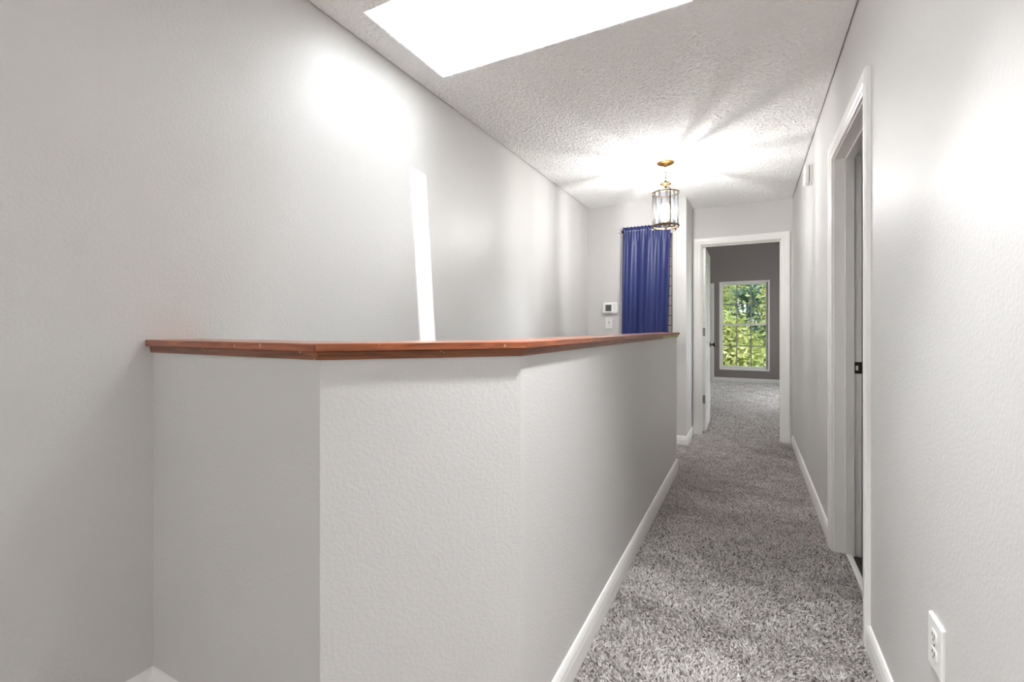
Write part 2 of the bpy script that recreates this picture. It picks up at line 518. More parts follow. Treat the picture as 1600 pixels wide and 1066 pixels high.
# ------------------------------------------------------------------ doors
CAS = [(0,0),(0,.009),(.006,.012),(.022,.012),(.030,.016),(.052,.018),(.064,.018),(.070,.013),(.070,0)]
def casing(parent, mp, a0, a1, z1, z0=-.005, prof=CAS, mat=None):
    M_trim_ = mat or M_trim
    """mp(a, t, z) -> world: a runs along the wall, t out of the wall"""
    r = .006
    a0 -= r; a1 += r; z1 += r
    m = MB(); m.loft([mp(a0-w, t, z0) for w, t in prof], [mp(a0-w, t, z1+w) for w, t in prof]); rel(m.build('casing', M_trim_, parent))
    m = MB(); m.loft([mp(a1+w, t, z0) for w, t in prof], [mp(a1+w, t, z1+w) for w, t in prof]); rel(m.build('casing', M_trim_, parent))
    m = MB(); m.loft([mp(a0-w, t, z1+w) for w, t in prof], [mp(a1+w, t, z1+w) for w, t in prof]); rel(m.build('casing', M_trim_, parent))
def jamb(parent, mp, a0, a1, z1, depth, stop):
    """depth: wall thickness, t goes from 0 to -depth; stop: (t0, t1)"""
    def b(name, A0, A1, t0, t1, Z0, Z1):
        p = [mp(A0,t0,Z0), mp(A1,t1,Z1)]
        m = MB(); m.box(min(p[0][0],p[1][0]), max(p[0][0],p[1][0]), min(p[0][1],p[1][1]), max(p[0][1],p[1][1]), Z0, Z1)
        rel(m.build(name, M_trim, parent, bevel=.0015))
    b('jamb', a0-.018, a0, 0, -depth, -.01, z1+.018); b('jamb', a1, a1+.018, 0, -depth, -.01, z1+.018); b('jamb', a0, a1, 0, -depth, z1, z1+.018)
    b('stop', a0, a0+.011, stop[0], stop[1], -.01, z1); b('stop', a1-.011, a1, stop[0], stop[1], -.01, z1); b('stop', a0+.011, a1-.011, stop[0], stop[1], z1-.011, z1)

def six_panel_door(name, width, height, parent, label):
    """slab standing along +x from its hinge edge, thickness along +y (0 .. .035)"""
    t = .035
    o = MB().box(0, width, .006, t-.006, .012, height).build(name, M_doorw, parent)
    o['label'] = label
    sw, cols = .11, []
    pw = (width - 3*sw)/2
    rows = [(.012, .22), (.80, .96), (1.52, 1.64), (height-.12, height)]
    # stiles and rails proud of the sunk field, on both faces
    for (y0, y1) in ((0, .0065), (t-.0065, t)):
        for xa in (0, sw+pw, width-sw):
            MB().box(xa, xa+sw, y0, y1, .012, height).build('stile', M_doorw, o)
        for (za, zb) in rows:
            for xa in (sw, 2*sw+pw):
                MB().box(xa, xa+pw, y0, y1, za, zb).build('rail', M_doorw, o)
        for r in range(3):
            for xa in (sw, 2*sw+pw):
                za, zb = rows[r][1]+.012, rows[r+1][0]-.012
                sgn = -1 if y0 == 0 else 1
                yb, yt = (.006, .001) if y0 == 0 else (t-.006, t-.001)
                q = [(xa+.012, za), (xa+pw-.012, za), (xa+pw-.012, zb), (xa+.012, zb)]
                i_ = [(xa+.04, za+.028), (xa+pw-.04, za+.028), (xa+pw-.04, zb-.028), (xa+.04, zb-.028)]
                MB().loft([(a, yb, b) for a, b in q], [(a, yt, b) for a, b in i_]).build('panel', M_doorw, o)
    return o
def knob(parent, x, z, t=.035, mat=None):
    for sgn, y in ((-1, 0), (1, t)):
        pr = [(0,0),(.032,0),(.032,.004),(.026,.008),(.011,.012),(.011,.030),(.020,.038),(.027,.048),(.027,.058),(.018,.066),(0,.068)]
        k = MB().lathe([(r, sgn*d) for r, d in pr], 20, (x, y, z), 'Y').build('door_knob', mat or M_bronze, parent, smooth=True)
def hinges(parent, zs, t=.035, mats=None):
    for i, z in enumerate(zs):
        mm = MB().box(-.0016, 0, .003, .032, z-.045, z+.045)
        for zz in (-.03, 0, .03):
            mm.lathe([(0, z+zz-.013), (.006, z+zz-.013), (.006, z+zz+.013), (0, z+zz+.013)], 10, (-.004, t+.004, 0))
        h = mm.build('hinge', mats[i] if mats else M_nickel, parent)
        for k in range(3):
            s_ = MB().lathe([(0,-.0022),(.0035,-.0022),(.0035,-.0014),(0,-.0014)], 8, (0, .010+.007*(k % 2), z-.03+.03*k), 'X').build('screw', M_bronze, h)

# far door: opens 90 degrees into the bedroom, hinged on the left
d1 = empty('door_1', ((FD0+FD1)/2, YD, 0), 'white bedroom doorway with its panelled door standing open', kind='structure')
casing(d1, lambda a, t, z: (a, YD-t, z), FD0, FD1, FDZ)
jamb(d1, lambda a, t, z: (a, YD-t, z), FD0, FD1, FDZ, T, (-.045, -.078))
casing(d1, lambda a, t, z: (a, YD+T+t, z), FD0, FD1, FDZ)
hinge_at = empty('door_leaf', (FD0+.040-d1.location.x, T-.02, 0)); hinge_at.parent = d1
hinge_at.rotation_euler = (0, 0, math.radians(90.5))
sl = six_panel_door('slab', .742, 2.025, hinge_at, 'white six-panel door standing open')
# (slab thickness points to -X after the turn: its +X face is the one seen)
knob(hinge_at, .742-.065, .94)
hinges(hinge_at, (1.845, 1.10, .36), mats=[M_doorw, M_nickel, M_nickel])

# side door on the right wall: the leaf stands open inside the side room
d2 = empty('door_2', (XR, (RD0+RD1)/2, 0), 'white cased side doorway in the right wall', kind='structure')
casing(d2, lambda a, t, z: (XR-t, a, z), RD0, RD1, RDZ)
jamb(d2, lambda a, t, z: (XR-t, a, z), RD0, RD1, RDZ, T, (-.047, -.085))
lf = empty('door_leaf', (T+.004, RD0+.003-d2.location.y, 0)); lf.parent = d2
lf.rotation_euler = (0, 0, math.radians(2))
six_panel_door('slab', .72, 1.995, lf, 'white side door standing open in the side room')
knob(lf, .655, .94)
# strike plate on the far jamb
zp = 1.141 + (513-575)/716*2.30
m = MB(); m.box(XR+.0855, XR+.1165, RD1-.0022, RD1+.0005, zp-.029, zp+.029)
spl = rel(m.build('strike_plate', M_bronze, d2, bevel=.001)); spl['label'] = 'dark bronze strike plate'
m = MB(); m.box(XR+.090, XR+.101, RD1-.0030, RD1-.002, zp-.013, zp+.011)
sh = m.build('latch_hole', M_plastic, spl, bevel=.0004)
m = MB(); m.box(XR+.050, XR+.075, RD0+.001, RD1-.012, -.010, .004)
rel(m.build('threshold', M_trim, d2, bevel=.004))

# closet door in the bedroom, mostly hidden by the open leaf
CD0, CD1, CDZ = -1.50, -.762, 2.04
d3 = empty('door_3', ((CD0+CD1)/2, YW, 0), 'closet door with pale casing beside the bedroom window', kind='structure')
casing(d3, lambda a, t, z: (a, YW-t, z), CD0, CD1, CDZ, mat=M_trimb)
lf = empty('door_leaf', (CD0-d3.location.x, -.006, 0)); lf.parent = d3
six_panel_door('slab', CD1-CD0, 2.035, lf, 'closed closet door')

# ------------------------------------------------------------------ windows
def sash_window(name, X0, X1, Y, Z0, Z1, cols, rows, mat_glass, label):
    """double-hung window in an opening along X; each pane its own part"""
    w = empty(name, ((X0+X1)/2, Y, Z0), label, kind='structure')
    f = .042
    def b(nm, a0, a1, y0, y1, z0, z1, mat=M_trimb, bev=.002, parent=w):
        o = MB().box(a0, a1, y0, y1, z0, z1).build(nm, mat, parent, bevel=bev); o.matrix_parent_inverse = Matrix.Translation(w.location).inverted(); return o
    b('frame_side', X0, X0+f, Y+.05, Y+.12, Z0, Z1); b('frame_side', X1-f, X1, Y+.05, Y+.12, Z0, Z1)
    b('frame_head', X0+f, X1-f, Y+.05, Y+.12, Z1-f, Z1); b('frame_bottom', X0+f, X1-f, Y+.05, Y+.12, Z0, Z0+f+.02)
    b('sill', X0-.02, X1+.02, Y-.018, Y+.05, Z0-.022, Z0+.006)
    b('drywall_return', X0-.028, X0+.002, Y-.004, Y+.05, Z0, Z1+.028); b('drywall_return', X1-.002, X1+.028, Y-.004, Y+.05, Z0, Z1+.028); b('drywall_return', X0, X1, Y-.004, Y+.05, Z1-.002, Z1+.028)
    zm = Z0 + (Z1-Z0)*.515
    b('meeting_rail', X0+f, X1-f, Y+.055, Y+.10, zm-.022, zm+.022)
    m_ = .011
    for (za, zb, yy) in ((Z0+f+.02, zm-.022, Y+.070), (zm+.022, Z1-f, Y+.090)):
        cw, rh = (X1-X0-2*f)/cols, (zb-za)/rows
        for i in range(1, cols): b('muntin', X0+f+cw*i-m_, X0+f+cw*i+m_, yy-.006, yy+.010, za, zb, M_muntin)
        for j in range(1, rows): b('muntin', X0+f, X1-f, yy-.007, yy+.009, za+rh*j-m_, za+rh*j+m_, M_muntin)
        for i in range(cols):
            for j in range(rows):
                b('pane', X0+f+cw*i, X0+f+cw*(i+1), yy, yy+.004, za+rh*j, za+rh*(j+1), mat_glass, 0)
    return w
M_muntin = plain('muntin_grey', srgb(120,118,116), .4)
sash_window('window_2', *W1[:2], YW, *W1[2:], 3, 2, M_tint, 'tall twelve-pane bedroom window looking out on green trees')
portal('bedroom_window_daylight', ((W1[0]+W1[1])/2, YW+.2, (W1[2]+W1[3])/2), (0,-1,0), W1[1]-W1[0], W1[3]-W1[2])
w5 = empty('added_side_window', (BX1, (WL[0]+WL[1])/2, WL[2]), kind='structure')  # added for its daylight, not seen from the hall
m = MB(); m.box(BX1+.06, BX1+.10, WL[0], WL[0]+.05, WL[2], WL[3]); m.box(BX1+.06, BX1+.10, WL[1]-.05, WL[1], WL[2], WL[3]); m.box(BX1+.06, BX1+.10, WL[0]+.05, WL[1]-.05, WL[2], WL[2]+.05); m.box(BX1+.06, BX1+.10, WL[0]+.05, WL[1]-.05, WL[3]-.05, WL[3])
rel(m.build('window_frame', M_trim, w5))
m = MB(); m.box(BX1+.078, BX1+.082, WL[0]+.05, WL[1]-.05, WL[2]+.05, WL[3]-.05)
rel(m.build('pane', M_glass, w5))
portal('added_window_portal', (BX1+.17, (WL[0]+WL[1])/2, (WL[2]+WL[3])/2), (-1,0,0), WL[3]-WL[2], WL[1]-WL[0])
# little window behind the curtain: patterned panes in lead
w3 = empty('window_3', ((CW[0]+CW[1])/2, YF, CW[2]), 'narrow patterned window showing beside the blue curtain', kind='structure')
M_pat = bumped('patterned_glass', srgb(172,160,156), .3, 30, .5, .004, col2=srgb(205,198,194), vscale=16)
M_lead = plain('lead_came', srgb(70,62,60), .5, .4)
m = MB()
for (a, b, c, d) in ((CW[0], CW[0]+.02, CW[2], CW[3]), (CW[1]-.02, CW[1], CW[2], CW[3]), (CW[0]+.02, CW[1]-.02, CW[2], CW[2]+.02), (CW[0]+.02, CW[1]-.02, CW[3]-.02, CW[3])):
    m.box(a, b, YF+.07, YF+.12, c, d)
rel(m.build('window_frame', M_dark, w3))
nx, nz = 4, 11
cw, ch = (CW[1]-CW[0]-.04)/nx, (CW[3]-CW[2]-.04)/nz
for i in range(nx):
    for j in range(nz):
        xa, za = CW[0]+.02+cw*i, CW[2]+.02+ch*j
        m = MB(); m.box(xa+.004, xa+cw-.004, YF+.09, YF+.097, za+.004, za+ch-.004)
        rel(m.build('pane', M_pat, w3))
m = MB(); m.box(CW[0]+.02, CW[1]-.02, YF+.095, YF+.10, CW[2]+.02, CW[3]-.02)
rel(m.build('lead_came', M_lead, w3))

# ------------------------------------------------------------------ blue curtain on its rod
zr = 2.135
M_blue, nt, b = new_mat('navy_satin')
b.inputs['Base Color'].default_value = srgb(27,41,100)
b.inputs['Roughness'].default_value = .42
b.inputs['Sheen Weight'].default_value = .12; b.inputs['Sheen Roughness'].default_value = .4; b.inputs['Sheen Tint'].default_value = (.5,.6,1,1)
tc = node(nt, 'ShaderNodeTexCoord'); mp_ = node(nt, 'ShaderNodeMapping'); mp_.inputs['Scale'].default_value = (260, 260, 40)
nz_ = node(nt, 'ShaderNodeTexNoise'); nz_.inputs['Scale'].default_value = 1.0; bp = node(nt, 'ShaderNodeBump'); bp.inputs['Strength'].default_value = .15; bp.inputs['Distance'].default_value = .002
nt.links.new(tc.outputs['Object'], mp_.inputs['Vector']); nt.links.new(mp_.outputs[0], nz_.inputs['Vector']); nt.links.new(nz_.outputs['Fac'], bp.inputs['Height']); nt.links.new(bp.outputs[0], b.inputs['Normal'])
cx0, cx1, zt, zb = -1.155, -.690, zr+.040, .42
nu, nv = 110, 60
V, F = [], []
for j in range(nv+1):
    v = j/nv
    z = zt + (zb-zt)*v
    for i in range(nu+1):
        u = i/nu
        g_ = min(1, v*3)
        left = cx0 - .012*v; right = cx1 - .045*v**1.2
        # left third is gathered, the rest hangs in broad folds
        uu = u**1.25 if u < .4 else u
        x = left + (right-left)*u
        fold = .015*math.sin(u*2*PI*2.1+.6+.5*v)*(.35+.65*g_) + (.018*math.sin(u*2*PI*6.0+1.1*math.sin(v*2))*max(0, 1-u*1.6)**1.3) + .004*math.sin(u*2*PI*7+2+v*2)
        gather = (.004*math.sin(u*2*PI*17)+.002*math.sin(u*2*PI*29+1))*max(0, 1-v*9)
        dz = (zr - z)
        fold *= .12 + .88*min(1, max(0, (dz-.02)/.12))
        puff = -.020*math.exp(-(dz/.012)**2)        # bulge round the rod
        pinch = .006*math.exp(-((dz-.024)/.008)**2)  # stitched line below the rod
        y = YF-.062 - fold - gather + puff + pinch
        zz = z + (.004*math.sin(u*2*PI*13)+.003*math.sin(u*2*PI*31))*max(0, 1-v*40)
        V.append((x, y, zz))
for j in range(nv):
    for i in range(nu):
        a = j*(nu+1)+i
        F.append((a, a+1, a+nu+2, a+nu+1))
mm = MB(); mm.v, mm.f = V, F
cur = mm.build('curtain', M_blue, smooth=True)
sd = cur.modifiers.new('thickness', 'SOLIDIFY'); sd.thickness = .0015
tag(cur, 'navy blue satin curtain gathered on a white rod', 'curtain')
rod = empty('curtain_rod', (-1.2, YF, zr), 'slim white curtain rod with dark end clips', 'curtain rod')
rel(MB().tube([(-1.215, YF-.004, zr), (-1.213, YF-.05, zr), (-1.205, YF-.062, zr), (-.67, YF-.062, zr), (-.655, YF-.05, zr), (-.653, YF-.004, zr)], .0045, 10).build('tube', M_plastic, rod, smooth=True))
for x in (-1.158, -.672):
    rel(MB().lathe([(0,-.012),(.013,-.012),(.016,-.006),(.016,.006),(.013,.012),(0,.012)], 14, (x, YF-.062, zr), 'X').build('end_clip', M_black, rod))
for x in (-1.215, -.653):
    rel(MB().box(x-.010, x+.010, YF-.006, YF, zr-.022, zr+.022).build('bracket', M_plastic if x < -1 else M_black, rod, bevel=.003))

# ------------------------------------------------------------------ thermostat, switch, outlet, chime
def rounded_plate(x0, x1, z0, z1, r, n=5):
    p = []
    for cx, cz, a0 in ((x1-r, z0+r, -90), (x1-r, z1-r, 0), (x0+r, z1-r, 90), (x0+r, z0+r, 180)):
        for k in range(n+1):
            a = math.radians(a0+90*k/n); p.append((cx+r*math.cos(a), cz+r*math.sin(a)))
    return p
def plate_loft(pp, steps, mp):
    """pp: outline (a, z); steps: [(depth, inset)]"""
    ca = sum(p[0] for p in pp)/len(pp); cz = sum(p[1] for p in pp)/len(pp)
    wa = (max(p[0] for p in pp)-min(p[0] for p in pp))/2; wz = (max(p[1] for p in pp)-min(p[1] for p in pp))/2
    m = MB()
    rings = [[mp(ca+(a-ca)*(1-i/wa), d, cz+(z-cz)*(1-i/wz)) for a, z in pp] for d, i in steps]
    for k in range(len(rings)-1): m.loft(rings[k], rings[k+1], caps=False)
    n = len(pp)
    m.f.append(tuple(range(n))); m.f.append(tuple(len(m.v)-n+k for k in range(n)))
    return m
far = lambda a, d, z: (a, YF-d, z)
tx, tz = -1.303, 1.352
th = empty('thermostat', (tx, YF, tz), 'white programmable thermostat with grey display on the far wall', 'thermostat')
rel(plate_loft(rounded_plate(tx-.082, tx+.082, tz-.060, tz+.060, .024), [(0,0),(.022,0),(.030,.004),(.033,.012)], far).build('body', M_plastic, th))
rel(plate_loft(rounded_plate(tx-.056, tx+.030, tz-.050, tz+.050, .008), [(.032,0),(.040,.001),(.042,.004)], far).build('face_cover', M_plastic, th))
scr = rel(plate_loft(rounded_plate(tx-.045, tx+.018, tz-.032, tz+.034, .004), [(.041,0),(.0432,.0)], far).build('display', M_screen, th)); scr['label'] = 'grey liquid-crystal display'
for k in range(4):
    rel(MB().box(tx-.034, tx+.008, YF-.0440, YF-.0430, tz-.022+.014*k, tz-.022+.014*k+.006).build('display_line', M_bronze, th))
sx_, sz_ = -1.322, 1.196
sw = empty('light_switch', (sx_, YF, sz_), 'white toggle light switch below the thermostat', 'light switch')
rel(plate_loft(rounded_plate(sx_-.036, sx_+.036, sz_-.058, sz_+.058, .004), [(0,0),(.003,0),(.006,.003)], far).build('plate', M_plastic, sw))
rel(MB().box(sx_-.006, sx_+.006, YF-.0068, YF-.005, sz_-.013, sz_+.013).build('slot', M_screen, sw))
rel(MB().loft([(sx_-.0045, YF-.006, sz_-.012), (sx_+.0045, YF-.006, sz_-.012), (sx_+.0045, YF-.006, sz_+.004), (sx_-.0045, YF-.006, sz_+.004)],
              [(sx_-.0035, YF-.018, sz_-.014), (sx_+.0035, YF-.018, sz_-.014), (sx_+.0035, YF-.018, sz_-.007), (sx_-.0035, YF-.018, sz_-.007)]).build('toggle', M_plastic, sw))
for dz in (-.035, .035):
    rel(MB().lathe([(0,-.0072),(.003,-.0072),(.003,-.006),(0,-.006)], 8, (sx_, YF, sz_+dz), 'Y').build('screw', M_nickel, sw))

rgt = lambda a, d, z: (XR-d, a, z)
oy, oz = 1.381, .412
ol = empty('wall_outlet', (XR, oy, oz), 'white duplex outlet low on the right wall', 'outlet')
rel(plate_loft(rounded_plate(oy-.043, oy+.043, oz-.060, oz+.060, .004), [(0,0),(.004,0),(.007,.003)], rgt).build('plate', M_plastic, ol))
for s_ in (-1, 1):
    zc = oz + s_*.020
    rc = rel(plate_loft(rounded_plate(oy-.017, oy+.017, zc-.0145, zc+.0145, .009), [(.006,0),(.0082,.0),(.0088,.0012)], rgt).build('receptacle', M_plastic, ol))
    for dy, hh in ((-.0065, .009), (.0065, .0075)):
        q = MB().box(XR-.0093, XR-.0086, oy+dy-.0012, oy+dy+.0012, zc+.003-hh/2, zc+.003+hh/2).build('slot', M_void, rc)
    q = MB().lathe([(0,-.0093),(.0026,-.0093),(.0026,-.0086),(0,-.0086)], 10, (XR, oy, zc-.0075), 'X').build('ground_hole', M_void, rc)
rel(MB().lathe([(0,-.0085),(.003,-.0085),(.003,-.0068),(0,-.0068)], 10, (XR, oy, oz), 'X').build('screw', M_nickel, ol))

cy0, cy1, cz0, cz1 = 3.705, 3.80, 2.135, 2.262
chm = empty('door_chime', (XR, (cy0+cy1)/2, cz0), 'small white chime box high on the right wall', 'chime')
rel(plate_loft(rounded_plate(cy0, cy1, cz0, cz1, .006), [(0,0),(.018,0),(.020,.002)], rgt).build('back_plate', M_plastic, chm))
rel(plate_loft(rounded_plate(cy0+.003, cy1-.003, cz0+.003, cz1-.003, .006), [(.018,.004),(.0245,.004)], rgt).build('seam', M_void, chm))
rel(plate_loft(rounded_plate(cy0, cy1, cz0, cz1, .006), [(.024,0),(.044,0),(.049,.005)], rgt).build('cover', M_plastic, chm))

# ------------------------------------------------------------------ pendant lantern
LX, LY = -.583, 3.742
lamp = empty('pendant_lantern', (LX, LY, ZC), 'brass pendant lantern with clear glass panes hanging from the ceiling', 'pendant lamp')
# lamp parts are built round the origin of the lamp: z is measured down from the ceiling
def lp(mb, name, mat, smooth=True, parent=None):
    o = mb.build(name, mat, parent or lamp, smooth=False)
    return auto_smooth(o) if smooth else o
lp(MB().lathe([(0,0),(.066,0),(.066,-.006),(.060,-.013),(.045,-.019),(.024,-.026),(.010,-.034),(0,-.036)], 36), 'canopy', M_brass)
# chain
for k in range(5):
    zc_ = -.048 - .021*k
    pts = []
    for q in range(14):
        a = 2*PI*q/14
        e = (.0075*math.cos(a), 0, .015*math.sin(a))
        pts.append((e[0], 0, zc_+e[2]) if k % 2 == 0 else (0, e[0], zc_+e[2]))
    lp(MB().tube(pts, .0021, 6, closed=True), 'chain_link', M_brass2)
lp(MB().lathe([(0,-.142),(.006,-.143),(.010,-.150),(.018,-.155),(.030,-.160),(.040,-.167),(.041,-.170),(.030,-.176),(.016,-.182),(.008,-.188),(.005,-.200),(.007,-.206),(0,-.210)], 28), 'bell_cap', M_bell)
R, zt_, zb_ = .096, -.243, -.500
A0 = math.radians(-62)
arm_angles = [A0 + 2*PI*k/3 for k in range(3)]
for a in arm_angles:
    c_, s_ = math.cos(a), math.sin(a)
    pts = [(c_*r, s_*r, z) for r, z in ((.004,-.200),(.030,-.205),(.058,-.212),(.080,-.222),(.092,-.236),(.098,-.252),(.100,-.262))]
    lp(MB().tube(pts, .0032, 8), 'arm', M_brass2)
    # strap down the glass
    t_ = Vector((-s_, c_, 0)); n_ = Vector((c_, s_, 0))
    def ring(z):
        return [tuple(n_*(R+.003+dn) + t_*dt + Vector((0,0,z))) for dn, dt in ((0,-.0045),(0,.0045),(.003,.0045),(.003,-.0045))]
    lp(MB().loft(ring(zt_+.012), ring(zb_-.016)), 'strap', M_brass2, False)
    lp(MB().lathe([(0,zb_-.030),(.005,zb_-.026),(.006,zb_-.020),(.003,zb_-.014),(0,zb_-.012)], 10, (c_*(R+.004), s_*(R+.004), 0)), 'finial', M_brass2)
for z, h_ in ((zt_, .010), (zb_, .014)):
    lp(MB().lathe([(R-.004,z-h_/2),(R+.006,z-h_/2),(R+.007,z),(R+.006,z+h_/2),(R-.004,z+h_/2),(R-.004,z-h_/2)], 48), 'ring', M_brass2)
NP = 11
for k in range(NP):
    a = 2*PI*k/NP + .1
    n_ = Vector((math.cos(a), math.sin(a), 0)); t_ = Vector((-n_.y, n_.x, 0))
    hw = R*math.tan(PI/NP)
    def strip(d0, d1, e0, e1):
        # section (normal offset, tangent): lofted from top to bottom
        sec = [(d0[0], d0[1]), (d1[0], d1[1]), (e1[0], e1[1]), (e0[0], e0[1])]
        return [[tuple(n_*(R-.006+dn)+t_*dt+Vector((0,0,z))) for dn, dt in sec] for z in (zt_, zb_)]
    r_ = strip((0,-hw*.58), (0,hw*.58), (.004,-hw*.58), (.004,hw*.58))
    pane = lp(MB().loft(*r_), 'glass_pane', M_lampglass, False)
    for s_ in (-1, 1):
        r_ = strip((0,s_*hw*.585), (0,s_*hw*.97), (.004,s_*hw*.585), (.001,s_*hw*.97))
        lp(MB().loft(*r_), 'bevel', M_lampedge, False, pane)
# candle cluster
lp(MB().lathe([(0,-.470),(.016,-.472),(.020,-.480),(.012,-.490),(.008,-.505),(.010,-.515),(.005,-.524),(0,-.526)], 20), 'hub', M_brass2)
for a in arm_angles:
    a += .5
    c_, s_ = math.cos(a), math.sin(a)
    lp(MB().tube([(c_*r, s_*r, z) for r, z in ((.004,-.482),(.012,-.492),(.020,-.488),(.024,-.474))], .003, 8), 'candle_arm', M_brass2)
    lp(MB().lathe([(0,-.474),(.014,-.474),(.016,-.468),(.010,-.464),(0,-.464)], 16, (c_*.024, s_*.024, 0)), 'candle_cup', M_brass)
    lp(MB().lathe([(.0001,-.465),(.009,-.465),(.009,-.412),(.0001,-.412)], 16, (c_*.024, s_*.024, 0)), 'candle_sleeve', M_plastic)
    lp(MB().lathe([(.0001,-.412),(.007,-.410),(.013,-.394),(.0145,-.380),(.012,-.360),(.006,-.338),(.0015,-.322),(.0001,-.320)], 16, (c_*.024, s_*.024, 0)), 'bulb', M_bulb)
    ld = bpy.data.lights.new('bulb_light', 'POINT'); ld.energy = 2.7; ld.color = (1, .985, .96); ld.shadow_soft_size = .009
    lo_ = bpy.data.objects.new('bulb_light', ld); COL.objects.link(lo_); lo_.parent = lamp; lo_.location = (c_*.024, s_*.024, -.385)

# ------------------------------------------------------------------ added fill lamp, unseen behind the camera, to brighten the hall
M_globe = emit_mat('fill_lamp_globe', (.97, .985, 1, 1), 12)
gx, gy, gz = .10, -1.75, 1.50
gl = empty('added_fill_lamp', (gx, gy, -.012), 'added globe fill light, unseen on the landing behind the viewer', 'added lamp')
rel(auto_smooth(MB().lathe([(.0001,-.012),(.14,-.012),(.14,.004),(.12,.014),(.03,.022),(.0001,.024)], 28, (gx, gy, 0)).build('base', M_brass2, gl)))
rel(auto_smooth(MB().lathe([(.0001,.02),(.011,.02),(.011,gz-.125),(.045,gz-.118),(.048,gz-.095),(.0001,gz-.095)], 20, (gx, gy, 0)).build('pole', M_brass2, gl)))
rel(MB().lathe([(.0001,gz+.11)]+[(.11*math.sin(a_), gz+.11*math.cos(a_)) for a_ in [PI*k_/16 for k_ in range(1, 16)]]+[(.0001,gz-.11)], 28, (gx, gy, 0)).build('globe', M_globe, gl, smooth=True))

# added fill spot, unseen above the camera, brightens near carpet and half wall
dx_, dy_ = -.02, 1.05
M_lens = emit_mat('fill_spot_lens', (.965, .985, 1, 1), 10)
dl = empty('added_fill_spot', (dx_, dy_, ZC), 'added round fill light, unseen in the ceiling above the viewer', 'ceiling lamp')
rel(auto_smooth(MB().lathe([(.062,-.001),(.085,-.001),(.088,-.004),(.080,-.009),(.066,-.011),(.060,-.004),(.062,-.001)], 32, (dx_, dy_, ZC)).build('trim_ring', M_plastic, dl)))
rel(MB().lathe([(.0001,-.002),(.061,-.002),(.061,-.0055),(.0001,-.0055)], 32, (dx_, dy_, ZC)).build('lens', M_lens, dl))
sd_ = bpy.data.lights.new('fill_spot_beam', 'SPOT'); sd_.energy = 29.0; sd_.color = (.965, .985, 1); sd_.spot_size = math.radians(76); sd_.spot_blend = 1.0; sd_.shadow_soft_size = .055
so_ = bpy.data.objects.new('fill_spot_beam', sd_); COL.objects.link(so_); so_.parent = dl; so_.location = (0, 0, -.07); so_.rotation_euler = (0, math.radians(5), 0)

# ------------------------------------------------------------------ carpet pile (nobody could count it)
def carpet(name, poly_test, bounds, spacing, hgt, wid, seed, label):
    rng = np.random.default_rng(seed)
    bx0, bx1, by0, by1 = bounds
    n = int((bx1-bx0)*(by1-by0)/spacing**2)
    P = np.column_stack([rng.uniform(bx0, bx1, n), rng.uniform(by0, by1, n)])
    P = P[poly_test(P[:,0], P[:,1])]
    n = len(P)
    def lowfreq(s, k):
        r2 = np.random.default_rng(seed+k)
        f = np.zeros(n)
        for _ in range(7):
            kx, ky = r2.normal(0, s, 2); f += np.sin(P[:,0]*kx + P[:,1]*ky + r2.uniform(0, 6.28))
        return f/7**.5
    # pile leans in patches, as feet and the vacuum left it
    lx, ly = lowfreq(11, 1)*.34 + lowfreq(34, 2)*.34, lowfreq(11, 3)*.34 + lowfreq(34, 4)*.34
    ang = rng.uniform(0, 2*np.pi, n)
    h = hgt*rng.uniform(.7, 1.2, n); w = wid*rng.uniform(.7, 1.3, n)
    dx = np.cos(ang)*.55 + lx*.7; dy = np.sin(ang)*.55 + ly*.7
    fa = rng.uniform(0, np.pi, n); wx, wy = np.cos(fa)*w/2, np.sin(fa)*w/2
    Z0 = -.013
    v = np.zeros((n, 6, 3), np.float32)
    for r, (t, ww) in enumerate(((0, .8), (.55, 1.0), (1.0, .55))):
        ox, oy = dx*h*t**1.6, dy*h*t**1.6
        z = Z0 + h*t*(1-.12*t)
        v[:, 2*r, 0] = P[:,0]+ox-wx*ww; v[:, 2*r, 1] = P[:,1]+oy-wy*ww; v[:, 2*r, 2] = z
        v[:, 2*r+1, 0] = P[:,0]+ox+wx*ww; v[:, 2*r+1, 1] = P[:,1]+oy+wy*ww; v[:, 2*r+1, 2] = z
    base = (np.arange(n)*6)[:, None]
    q = np.concatenate([base+np.array([0,1,3,2]), base+np.array([2,3,5,4])], axis=1).reshape(-1).astype(np.int32)
    me = bpy.data.meshes.new(name)
    me.vertices.add(n*6); me.vertices.foreach_set('co', v.reshape(-1))
    me.loops.add(n*8); me.loops.foreach_set('vertex_index', q)
    me.polygons.add(n*2); me.polygons.foreach_set('loop_start', np.arange(0, n*8, 4, dtype=np.int32))
    me.update(calc_edges=True)
    at = me.attributes.new('tone', 'FLOAT', 'POINT')
    at.data.foreach_set('value', np.repeat(rng.uniform(0, 1, n), 6).astype(np.float32))
    me.materials.append(M_pile)
    o = bpy.data.objects.new(name, me); COL.objects.link(o)
    tag(o, label, 'carpet', kind='stuff')
    return o
M_pile, nt, b = new_mat('carpet_yarn')
at = node(nt, 'ShaderNodeAttribute'); at.attribute_name = 'tone'
cr = node(nt, 'ShaderNodeValToRGB')
cr.color_ramp.elements[0].position = .0; cr.color_ramp.elements[0].color = srgb(88,82,79)
cr.color_ramp.elements[1].position = 1.; cr.color_ramp.elements[1].color = srgb(238,234,231)
e_ = cr.color_ramp.elements.new(.25); e_.color = srgb(204,198,195)
nt.links.new(at.outputs['Fac'], cr.inputs['Fac']); nt.links.new(cr.outputs['Color'], b.inputs['Base Color'])
b.inputs['Roughness'].default_value = .9; b.inputs['Specular IOR Level'].default_value = .15
tl_ = node(nt, 'ShaderNodeBsdfTranslucent'); nt.links.new(cr.outputs['Color'], tl_.inputs[0])
